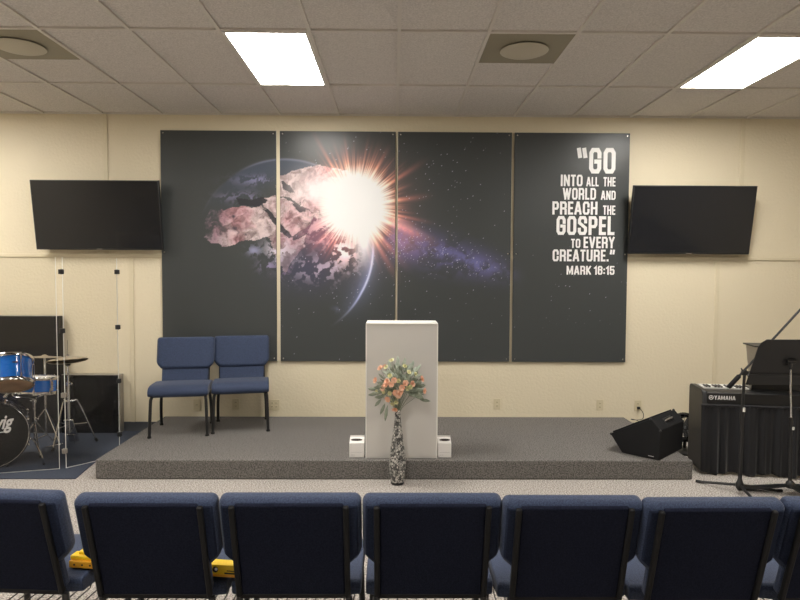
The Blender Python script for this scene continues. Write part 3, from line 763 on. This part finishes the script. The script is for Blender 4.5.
# music rest standing on the piano
mr = B().prism([(.115,.70),(.130,.70),(.215,1.085),(.200,1.09)], .43, 1.25, 'x').build('music_rest', M['black'], t, bevel=.004)
B().prism([(.10,.70),(.215,1.087),(.20,1.09),(-.02,1.09),(.06,.95)], .425, .435, 'x').build('rest_wing', M['grey_metal'], mr)
B().box(.40, 1.25, -.03, .215, 1.085, 1.097).build('rest_shelf', M['black'], mr, bevel=.002)
# curtain skirt
sk = thing('piano_skirt', 'pleated black cloth skirt hanging from the back of the piano', 'curtain', (2.620, -1.325, 0), pr)
def curtain_mesh():
    b = B(); nx, nz = 260, 26; rr = random.Random(2); ph = [rr.uniform(0, 6.28) for _ in range(8)]
    grid = []
    for j in range(nz+1):
        v = j/nz; z_ = .592-v*(.592-.018); row = []
        for i in range(nx+1):
            u = i/nx; x_ = -.01+u*1.36
            fl = .25+.75*v
            y_ = -.040-.022*v - fl*(.016*math.sin(u*88+ph[0]+1.6*math.sin(u*9+ph[1])+.5*v)+.010*math.sin(u*141+ph[2]+v*1.2)+.010*math.sin(u*27+ph[3]-v))
            if v < .08: y_ -= .004*math.sin(u*300)*(1-v/.08)
            zz = z_ - (.010*math.sin(u*31+ph[4])*v if v > .9 else 0)
            row.append(b.bm.verts.new((x_, y_, max(zz, .004))))
        grid.append(row)
    for j in range(nz):
        for i in range(nx): b.bm.faces.new((grid[j][i], grid[j][i+1], grid[j+1][i+1], grid[j+1][i]))
    return b
o = curtain_mesh().build('skirt_cloth', M['curtain'], sk)
sm = o.modifiers.new('solid', 'SOLIDIFY'); sm.thickness = .003
B().tube([(-.01,-.036,.586),(1.35,-.036,.586)], .012, 8).build('gathered_hem', M['curtain'], sk)

# ------------------------------------------------------------------ microphone stand
mx_, my_ = 2.682, -1.83
t = thing('microphone_stand', 'black boom microphone stand with tripod feet before the piano', 'microphone stand', (mx_, my_, 0))
B().lathe([(.020,.030),(.030,.045),(.030,.075),(.020,.095),(.014,.12)], 16).build('hub', M['black'], t)
for dx, dy, in ((-.205,.23),(.325,.02),(-.02,-.30)):
    B().tube([(dx*.06,dy*.06,.062),(dx*.9,dy*.9,.016),(dx,dy,.012)], .011, 8).build('leg', M['black'], t)
    B().tube([(dx*.93,dy*.93,.0135),(dx*1.06,dy*1.06,.0125)], .012, 8).build('rubber_foot', M['rubber'], t)
B().tube([(0,0,.05),(.002,0,.62)], .0145, 12).build('lower_tube', M['black'], t)
B().tube([(.002,0,.60),(.012,0,.925)], .011, 10).build('upper_tube', M['black'], t)
B().tube([(.002,0,.59),(.003,0,.68)], .016, 12).build('clutch', M['black'], t)
B().tube([(.006,-.018,.640),(.006,-.018,.672)], .009, 8).build('clip', M['podium_edge'], t)['label'] = 'white clip on the pole'
B().lathe([(.02,-.018),(.026,0),(.02,.018)], 16, T=Matrix.Translation((.012,0,.938)) @ Matrix.Rotation(R(90), 4, 'X')).tube([(.012,0,.93),(-.02,-.01,.972)], .006, 6).build('boom_clamp', M['black'], t)
bd = Vector((.432, .0, .486)).normalized()
p0 = Vector((-.011,-.012,.943))
def bp_(s): return p0+bd*s
B().tube([bp_(-.10), bp_(.92)], .0088, 8).build('boom_arm', M['black'], t)
B().tube([bp_(-.158), bp_(-.15), bp_(-.04), bp_(-.03)], [.013,.0175,.0175,.010], 12).build('counterweight', M['black_matte'], t)

# ------------------------------------------------------------------ music stand
t = thing('music_stand', 'black music stand with solid desk in front of the piano, at the right edge', 'music stand', (3.055, -1.86, 0))
for dx, dy in ((-.34,.12),(.12,-.30),(.30,.16)):
    dl = math.hypot(dx, dy); nx_, ny_ = -dy/dl*.034, dx/dl*.034
    b = B(); vs = [(0+nx_,0+ny_,.075),(0-nx_,0-ny_,.075),(dx-nx_*1.3,dy-ny_*1.3,.006),(dx+nx_*1.3,dy+ny_*1.3,.006)]
    lo = [b.bm.verts.new((p[0],p[1],p[2]-.004)) for p in vs]; hi = [b.bm.verts.new((p[0],p[1],p[2]+.004)) for p in vs]
    b.bm.faces.new(lo); b.bm.faces.new(hi)
    for i in range(4): b.bm.faces.new((lo[i], lo[(i+1)%4], hi[(i+1)%4], hi[i]))
    b.build('leg', M['black'], t, smooth=False)
B().lathe([(.03,.055),(.034,.07),(.03,.095),(.018,.11)], 16).build('hub', M['black'], t)
B().tube([(0,0,.06),(-.012,0,.60)], .0135, 12).build('lower_tube', M['black'], t)
B().tube([(-.012,0,.60),(-.028,0,1.0)], .0075, 12).build('upper_tube', M['chrome'], t)['label'] = 'bright chrome upper tube'
B().box(-.008,.008,-.020,-.010,.505,.53).build('clip', M['podium_edge'], t, bevel=.003)
B().tube([(-.06,.0,1.03),(.01,0,1.03)], .017, 12).tube([(-.028,0,.97),(-.028,0,1.03)], .013, 10).build('tilt_joint', M['black'], t)
lean = R(26)
Td = Matrix.Translation((-.028, .02, 1.02)) @ Matrix.Rotation(lean, 4, 'X')
hw = .275
dk = [(-hw,-.21),(-hw,.14),(-hw+.012,.175),(-hw+.045,.205),(hw-.045,.205),(hw-.012,.175),(hw,.14),(hw,-.21)]
B().prism(dk, -.003, .003, 'y').build('desk', M['black'], t, T=Td)
B().box(-hw-.005, hw+.005, -.004, .055, -.135, -.12).box(-hw-.005, hw+.005, -.010, -.003, -.125, -.105).build('tray', M['black'], t, bevel=.002, T=Td)

# ------------------------------------------------------------------ black boards behind the drums
o = B().box(-4.75, -3.462, -.12, -.03, .008, 1.228).build('sound_board', M['black_board'], bevel=.006)
tag(o, 'tall matt black board against the wall behind the drums', 'board')
t = thing('sound_board', 'low glossy black board beside the left end of the stage', 'board', (-3.15, -.06, .008))
B().box(-.303, .303, -.05, .045, 0, .610).build('core', M['grey_metal'], t, bevel=.003)
B().box(-.300, .300, -.061, -.05, .002, .609).build('glossy_face', M['gloss_black'], t, bevel=.002)

# ------------------------------------------------------------------ drum shield (clear acrylic)
def shield(lb, p, q, z1=1.81, zf=.008):
    p = Vector((*p, 0)); q = Vector((*q, 0)); d = (q-p); L = d.length; a = math.atan2(d.y, d.x)
    t = thing('drum_shield', lb, 'screen', (p.x, p.y, zf), a, 'clear drum shield panels')
    B().box(.004, L-.004, -.003, .003, .004, z1-zf).build('clear_panel', M['acrylic'], t, smooth=False)
    e = B(); e.box(0, .004, -.0032, .0032, 0, z1-zf).box(L-.004, L, -.0032, .0032, 0, z1-zf)
    e.box(.004, L-.004, -.0028, .0028, 0, .004); e.build('polished_edge', M['acrylic_edge'], t, smooth=False)
    return t, L
t1, L1 = shield('clear acrylic shield panel between the drums and the stage', (-2.800,-1.265), (-2.500,-.905))
t2, L2 = shield('clear acrylic shield panel in front of the cymbal stand', (-3.440,-1.445), (-2.842,-1.285))
def hinge(par, x_, z_, m): B().box(x_-.020, x_+.020, -.012, .012, z_-.020, z_+.020).box(x_-.006,x_+.006,-.018,.018,z_-.022,z_+.022).build('hinge', M[m], par, bevel=.003)
for z_ in (1.68, 1.18): hinge(t1, -.008, z_, 'black'); hinge(t1, L1, z_, 'black')
hinge(t1, L1, .69, 'black'); hinge(t1, L1, .20, 'black')
hinge(t1, -.008, .63, 'grey_metal'); hinge(t1, -.008, .15, 'grey_metal')

# ------------------------------------------------------------------ drums
def axis_matrix(c, ax, roll_up=Vector((0,0,1))):
    ax = Vector(ax).normalized(); x_ = roll_up.cross(ax)
    if x_.length < 1e-4: x_ = Vector((1,0,0))
    x_.normalize(); y_ = ax.cross(x_)
    return Matrix(((x_.x,y_.x,ax.x,c[0]),(x_.y,y_.y,ax.y,c[1]),(x_.z,y_.z,ax.z,c[2]),(0,0,0,1)))
def drum(t, T, r, h, shell, head_a, head_b, lugs=6, hoop='chrome', hr=.004):
    """T maps local z (drum axis) and origin (centre)"""
    B().lathe([(r,-h/2+.012),(r,h/2-.012)], 56, T=T).build('shell', shell, t)
    for s, hm_, nm in ((1, head_a, 'batter_head'), (-1, head_b, 'bottom_head')):
        B().lathe([(r*.3,s*(h/2+.002)),(r*.96,s*(h/2+.001)),(r+.002,s*(h/2-.012))], 56, T=T).build(nm, hm_, t)
        B().lathe([(r+.012,s*(h/2-.020)),(r+.014,s*(h/2-.002)),(r+.010,s*(h/2+.010)),(r+.002,s*(h/2+.010)),(r+.001,s*(h/2-.010))], 56, T=T, cap=False).build('hoop', M[hoop], t)
    for k in range(lugs):
        a = 2*PI*(k+.5)/lugs; cx, cy = (r+.008)*math.cos(a), (r+.008)*math.sin(a)
        b = B(); b.tube([T @ Vector((cx*1.02,cy*1.02,-h/2+.0)), T @ Vector((cx*1.02,cy*1.02,h/2-.0))], .0032, 6)
        for s in (-1, 1):
            b.tube([T @ Vector((cx,cy,s*h*.27)), T @ Vector((cx*1.03,cy*1.03,s*(h*.27+.03)))], .009, 8)
            b.ball(T @ Vector((cx*1.02,cy*1.02,s*(h/2+.008))), .007, 1)
        b.build('tension_lug', M['chrome'], t)

# bass drum
bc = Vector((-3.415, -1.29, .293)); ba = R(31); axis = Vector((math.sin(ba), -math.cos(ba), 0))
t = thing('bass_drum', 'large bass drum with black front head cut by the left picture edge', 'drum', (0,0,0))
rB = .272; dB = .40; T = axis_matrix(bc-axis*dB/2, axis)
B().lathe([(rB,-dB/2+.02),(rB,dB/2-.02)], 72, T=T).build('shell', M['dark_shell'], t)
for s, nm in ((1, 'front_head'), (-1, 'batter_head')):
    hd_ = B().lathe([(rB*.2,s*(dB/2+.001)),(rB*.9,s*(dB/2)),(rB+.001,s*(dB/2-.008))], 72, T=T).build(nm, M['black_matte'], t)
    if s == 1: front = hd_
    B().lathe([(rB+.004,s*(dB/2-.036)),(rB+.015,s*(dB/2-.034)),(rB+.016,s*(dB/2+.006)),(rB+.004,s*(dB/2+.006))], 72, T=T, cap=False).build('hoop', M['dark_shell'], t)
    B().ring(rB+.006, (0,0,s*(dB/2+.006)), 0, .003, T=T, k=6, seg=72).build('hoop_inlay', M['chrome'], t)
for k in range(8):
    a = 2*PI*(k+.5)/8; b = B()
    for s in (-1, 1):
        cs = Vector(((rB+.022)*math.cos(a), (rB+.022)*math.sin(a), s*(dB/2+.012)))
        b.ball(T @ cs, .012, 1); b.tube([T @ cs, T @ Vector((cs.x, cs.y, s*.08))], .003, 6)
        b.tube([T @ Vector((rB*math.cos(a), rB*math.sin(a), s*.11)), T @ Vector(((rB+.022)*math.cos(a), (rB+.022)*math.sin(a), s*.08))], .010, 8)
    b.build('tension_claw', M['chrome'], t)
# logo lettering on the front head (built from a type curve)
cu = bpy.data.curves.new('logo_type', 'FONT'); cu.body = 'Ludwig'; cu.size = 1; cu.shear = .35; cu.offset = .028; cu.extrude = .0
tmp = bpy.data.objects.new('logo_tmp', cu); COL.objects.link(tmp); bpy.context.view_layer.update()
me = bpy.data.meshes.new_from_object(tmp.evaluated_get(bpy.context.evaluated_depsgraph_get()))
bpy.data.objects.remove(tmp); me.name = 'logo_lettering'
vx = [v.co.x for v in me.vertices]; vy = [v.co.y for v in me.vertices]; xa, xb = min(vx), max(vx); ya = 0; 
Wd = .335; sc1 = Wd/(xb-xa); sy = .118/.72
Tl = Matrix.Translation(bc+axis*.004) @ Matrix(((math.cos(ba),0,math.sin(ba),0),(math.sin(ba),0,-math.cos(ba),0),(0,1,0,0),(0,0,0,1)))
for v in me.vertices: v.co = Tl @ Vector(((v.co.x-(xa+xb)/2)*sc1-.0, v.co.y*sy*1.0+.052, 0))
me.materials.clear(); me.materials.append(M['logo']); o = bpy.data.objects.new('logo_lettering', me); COL.objects.link(o); o.parent = front
o['label'] = 'white slanted maker lettering on the head'
B().box(-.12,.13,-.0,.0015,.018,.025).build('logo_underline', M['logo'], front, smooth=False, T=Tl @ Matrix.Rotation(R(90),4,'X') @ Matrix.Rotation(R(-90),4,'X') @ Matrix(((1,0,0,0),(0,0,1,0),(0,1,0,0),(0,0,0,1))))
for s, foot in ((1, (-3.035,-1.185,.008)), (-1, (-3.62,-1.52,.008))):
    side = Vector((math.cos(ba), math.sin(ba), 0))*s
    st_ = bc-axis*.10+side*(rB*.93)+Vector((0,0,-.09))
    B().tube(smoothpath([st_-side*.01, st_+side*.05+Vector((0,0,.0)), Vector(foot)+Vector((0,0,.10))-side*.02, Vector(foot)+Vector((0,0,.012))], 5), .007, 8).build('spur', M['chrome'], t)
    B().ball(Vector(foot)+Vector((0,0,.011)), .012, 1).build('spur_tip', M['rubber'], t)
    B().lathe([(.030,-.012),(.034,0),(.030,.014),(.012,.018)], 20, T=axis_matrix(st_, side)).build('spur_bracket', M['chrome'], t)

# rack tom, tilted towards the player
tc = Vector((-3.37, -1.07, .795)); tax = Vector((-.24, .42, .87)).normalized()
t = thing('tom_drum', 'bright blue rack tom drum with tan bottom head above the bass drum', 'drum', (0,0,0))
T = axis_matrix(tc, tax, Vector((0,1,0))); drum(t, T, .165, .235, M['blue'], M['skin_tan'], M['skin_tan'], 6)
vb = Vector((.53,-.85,0)); vb = (vb-tax*vb.dot(tax)).normalized(); xb_ = tax.cross(vb)*-1; pb = tc+vb*.1655+tax*.035+xb_*-.03
B().box(-.020,.020,-.006,.006,-.001,.002).build('badge', M['slot'], t, smooth=False, T=Matrix(((xb_.x,tax.x,vb.x,pb.x),(xb_.y,tax.y,vb.y,pb.y),(xb_.z,tax.z,vb.z,pb.z),(0,0,0,1))))
B().tube([tc-tax*.06+Vector((0,.16,0)), (-3.44,-.95,.62), (-3.47,-1.02,.565)], .012, 10).build('mount_post', M['chrome'], t)

# snare drum on stand
sc0 = Vector((-3.325, -.76, .632)); sax = Vector((.03, .10, 1)).normalized()
t = thing('snare_drum', 'small blue snare drum on its stand behind the rack tom', 'drum', (0,0,0))
T = axis_matrix(sc0, sax, Vector((0,1,0))); drum(t, T, .165, .145, M['blue'], M['white'], M['white'], 8)
B().box(-.012,.012,-.012,.012,-.045,.045).ball((0,-.012,.02),.010,1).build('strainer', M['chrome'], t, bevel=.003, T=Matrix.Translation(sc0+Vector((.165,-.06,0))) @ Matrix.Rotation(R(70),4,'Z'))
t = thing('snare_stand', 'chrome tripod stand carrying the small blue drum', 'drum stand', (-3.33, -.80, .008))
B().tube([(0,0,.10),(0,0,.50)], .011, 10).build('tube', M['chrome'], t)
for k in range(3):
    a = R(-50+120*k); c_, s_ = math.cos(a), math.sin(a)
    for dr in (-.010, .010): pass
    B().tube([(0,0,.30),(.13*c_,.13*s_,.13),(.235*c_,.235*s_,.012)], .006, 8).tube([(0,0,.12),(.13*c_,.13*s_,.13)], .005, 8).build('leg', M['chrome'], t)
    B().ball((.237*c_,.237*s_,.014), .014, 1).build('rubber_foot', M['rubber'], t)
    B().tube(smoothpath([(0,0,.50),(.08*c_,.08*s_,.515),(.165*c_,.165*s_,.525),(.185*c_,.185*s_,.555)], 4), .006, 8).build('basket_arm', M['chrome'], t)
B().lathe([(.018,0),(.022,.015),(.018,.04)], 14, (0,0,.29)).ball((.03,0,.31), .012, 1).build('clamp', M['chrome'], t)
B().lathe([(.018,0),(.022,.015),(.018,.04)], 14, (0,0,.46)).ball((-.03,0,.48), .012, 1).build('clamp', M['chrome'], t)

# hi-hat
t = thing('hi_hat', 'hi-hat cymbal pair on a chrome tripod stand with foot pedal', 'cymbal', (-3.14, -.56, .008))
def cymbal(T, r, name, par, up=1):
    B().lathe([(.006,.022*up),(.018,.020*up),(.030,.010*up),(.05,.008*up),(r*.7,.003*up),(r,-.008*up),(r,-.0095*up),(r*.7,.0015*up),(.05,.0065*up),(.030,.0085*up),(.008,.020*up)], 48, T=T, cap=False).build(name, M['cymbal'], par)
cymbal(Matrix.Translation((0,0,.843)) @ Matrix.Rotation(R(-5), 4, 'X') @ Matrix.Rotation(R(-5), 4, 'Y'), .178, 'top_cymbal', t)
cymbal(Matrix.Translation((0,0,.818)) @ Matrix.Rotation(R(4), 4, 'X'), .178, 'bottom_cymbal', t, -1)
B().tube([(0,0,.40),(0,0,1.02)], .0035, 8).build('pull_rod', M['chrome'], t)
B().tube([(0,0,.12),(0,0,.60)], .0125, 12).tube([(0,0,.58),(0,0,.79)], .0085, 10).build('tube', M['chrome'], t)
B().lathe([(.02,.775),(.026,.80),(.012,.81)], 16).build('seat_cup', M['rubber'], t)
B().lathe([(.014,.855),(.014,.885),(.006,.89)], 12).ball((.018,0,.872), .008, 1).build('clutch', M['chrome'], t)
B().lathe([(.018,.585),(.018,.615)], 12).ball((.032,0,.60), .012, 1).build('clamp', M['chrome'], t)
for a in (R(30), R(150), R(262)):
    c_, s_ = math.cos(a), math.sin(a)
    B().tube(smoothpath([(0,0,.425),(.05*c_,.05*s_,.430),(.09*c_,.09*s_,.40),(.235*c_,.235*s_,.014)], 5), .0065, 8).build('leg', M['chrome'], t)
    B().tube([(.02*c_,.02*s_,.20),(.165*c_,.165*s_,.20)], .0045, 6).build('brace', M['chrome'], t)
    B().tube([(.225*c_,.225*s_,.038),(.245*c_,.245*s_,.008)], .013, 8).build('rubber_foot', M['rubber'], t)
pdl = B().box(-.045, .045, -.012, .012, -.0, .26, T=Matrix.Translation((.0,.10,.015)) @ Matrix.Rotation(R(25), 4, 'X') @ Matrix.Rotation(R(0), 4, 'Y')).build('foot_pedal', M['chrome'], t, bevel=.006)
B().tube([(-.05,.0,.10),(-.05,.0,.015),(-.16,-.12,.012)], .006, 8).tube([(.05,.0,.10),(.05,.0,.015)], .006, 8).tube([(-.05,.0,.10),(.05,0,.10)], .006, 8).build('pedal_frame', M['chrome'], t)

# second cymbal, seen edge on behind the rack tom
t = thing('crash_cymbal', 'thin cymbal seen edge on beside the blue rack tom', 'cymbal', (-3.46, -.385, .008))
cymbal(Matrix.Translation((0,0,.835)) @ Matrix.Rotation(R(-7), 4, 'X'), .20, 'cymbal', t)
B().tube([(0,0,.05),(0,0,.86)], .010, 10).build('tube', M['chrome'], t)
for k in range(3):
    a = R(90+120*k); B().tube([(0,0,.32),(.22*math.cos(a),.22*math.sin(a),.010)], .006, 8).build('leg', M['chrome'], t)

# ------------------------------------------------------------------ camera
cam = bpy.data.cameras.new('camera'); co = bpy.data.objects.new('camera', cam); COL.objects.link(co)
cam.sensor_width = 36; cam.lens = 615.89*36/800; cam.clip_start = .05
def rot(pi, ya, ro):
    Ry = np.array([[np.cos(ya),-np.sin(ya),0],[np.sin(ya),np.cos(ya),0],[0,0,1]])
    Rx = np.array([[1,0,0],[0,np.cos(pi),-np.sin(pi)],[0,np.sin(pi),np.cos(pi)]])
    Rr = np.array([[np.cos(ro),0,np.sin(ro)],[0,1,0],[-np.sin(ro),0,np.cos(ro)]])
    return Rr @ Rx @ Ry
Q = rot(.0445, .0103, .0045); r_, f_, u_ = Q
co.matrix_world = Matrix(((r_[0],u_[0],-f_[0],0),(r_[1],u_[1],-f_[1],-6.4984),(r_[2],u_[2],-f_[2],1.6936),(0,0,0,1)))
sc.camera = co

wd = bpy.data.worlds.new('world'); sc.world = wd; wd.use_nodes = True
wd.node_tree.nodes['Background'].inputs[0].default_value = (.5,.48,.45,1); wd.node_tree.nodes['Background'].inputs[1].default_value = .02
sc.view_settings.view_transform = 'Standard'; sc.view_settings.look = 'None'; sc.view_settings.gamma = 1; sc.view_settings.use_curve_mapping = False
sc.view_settings.exposure = 1.2
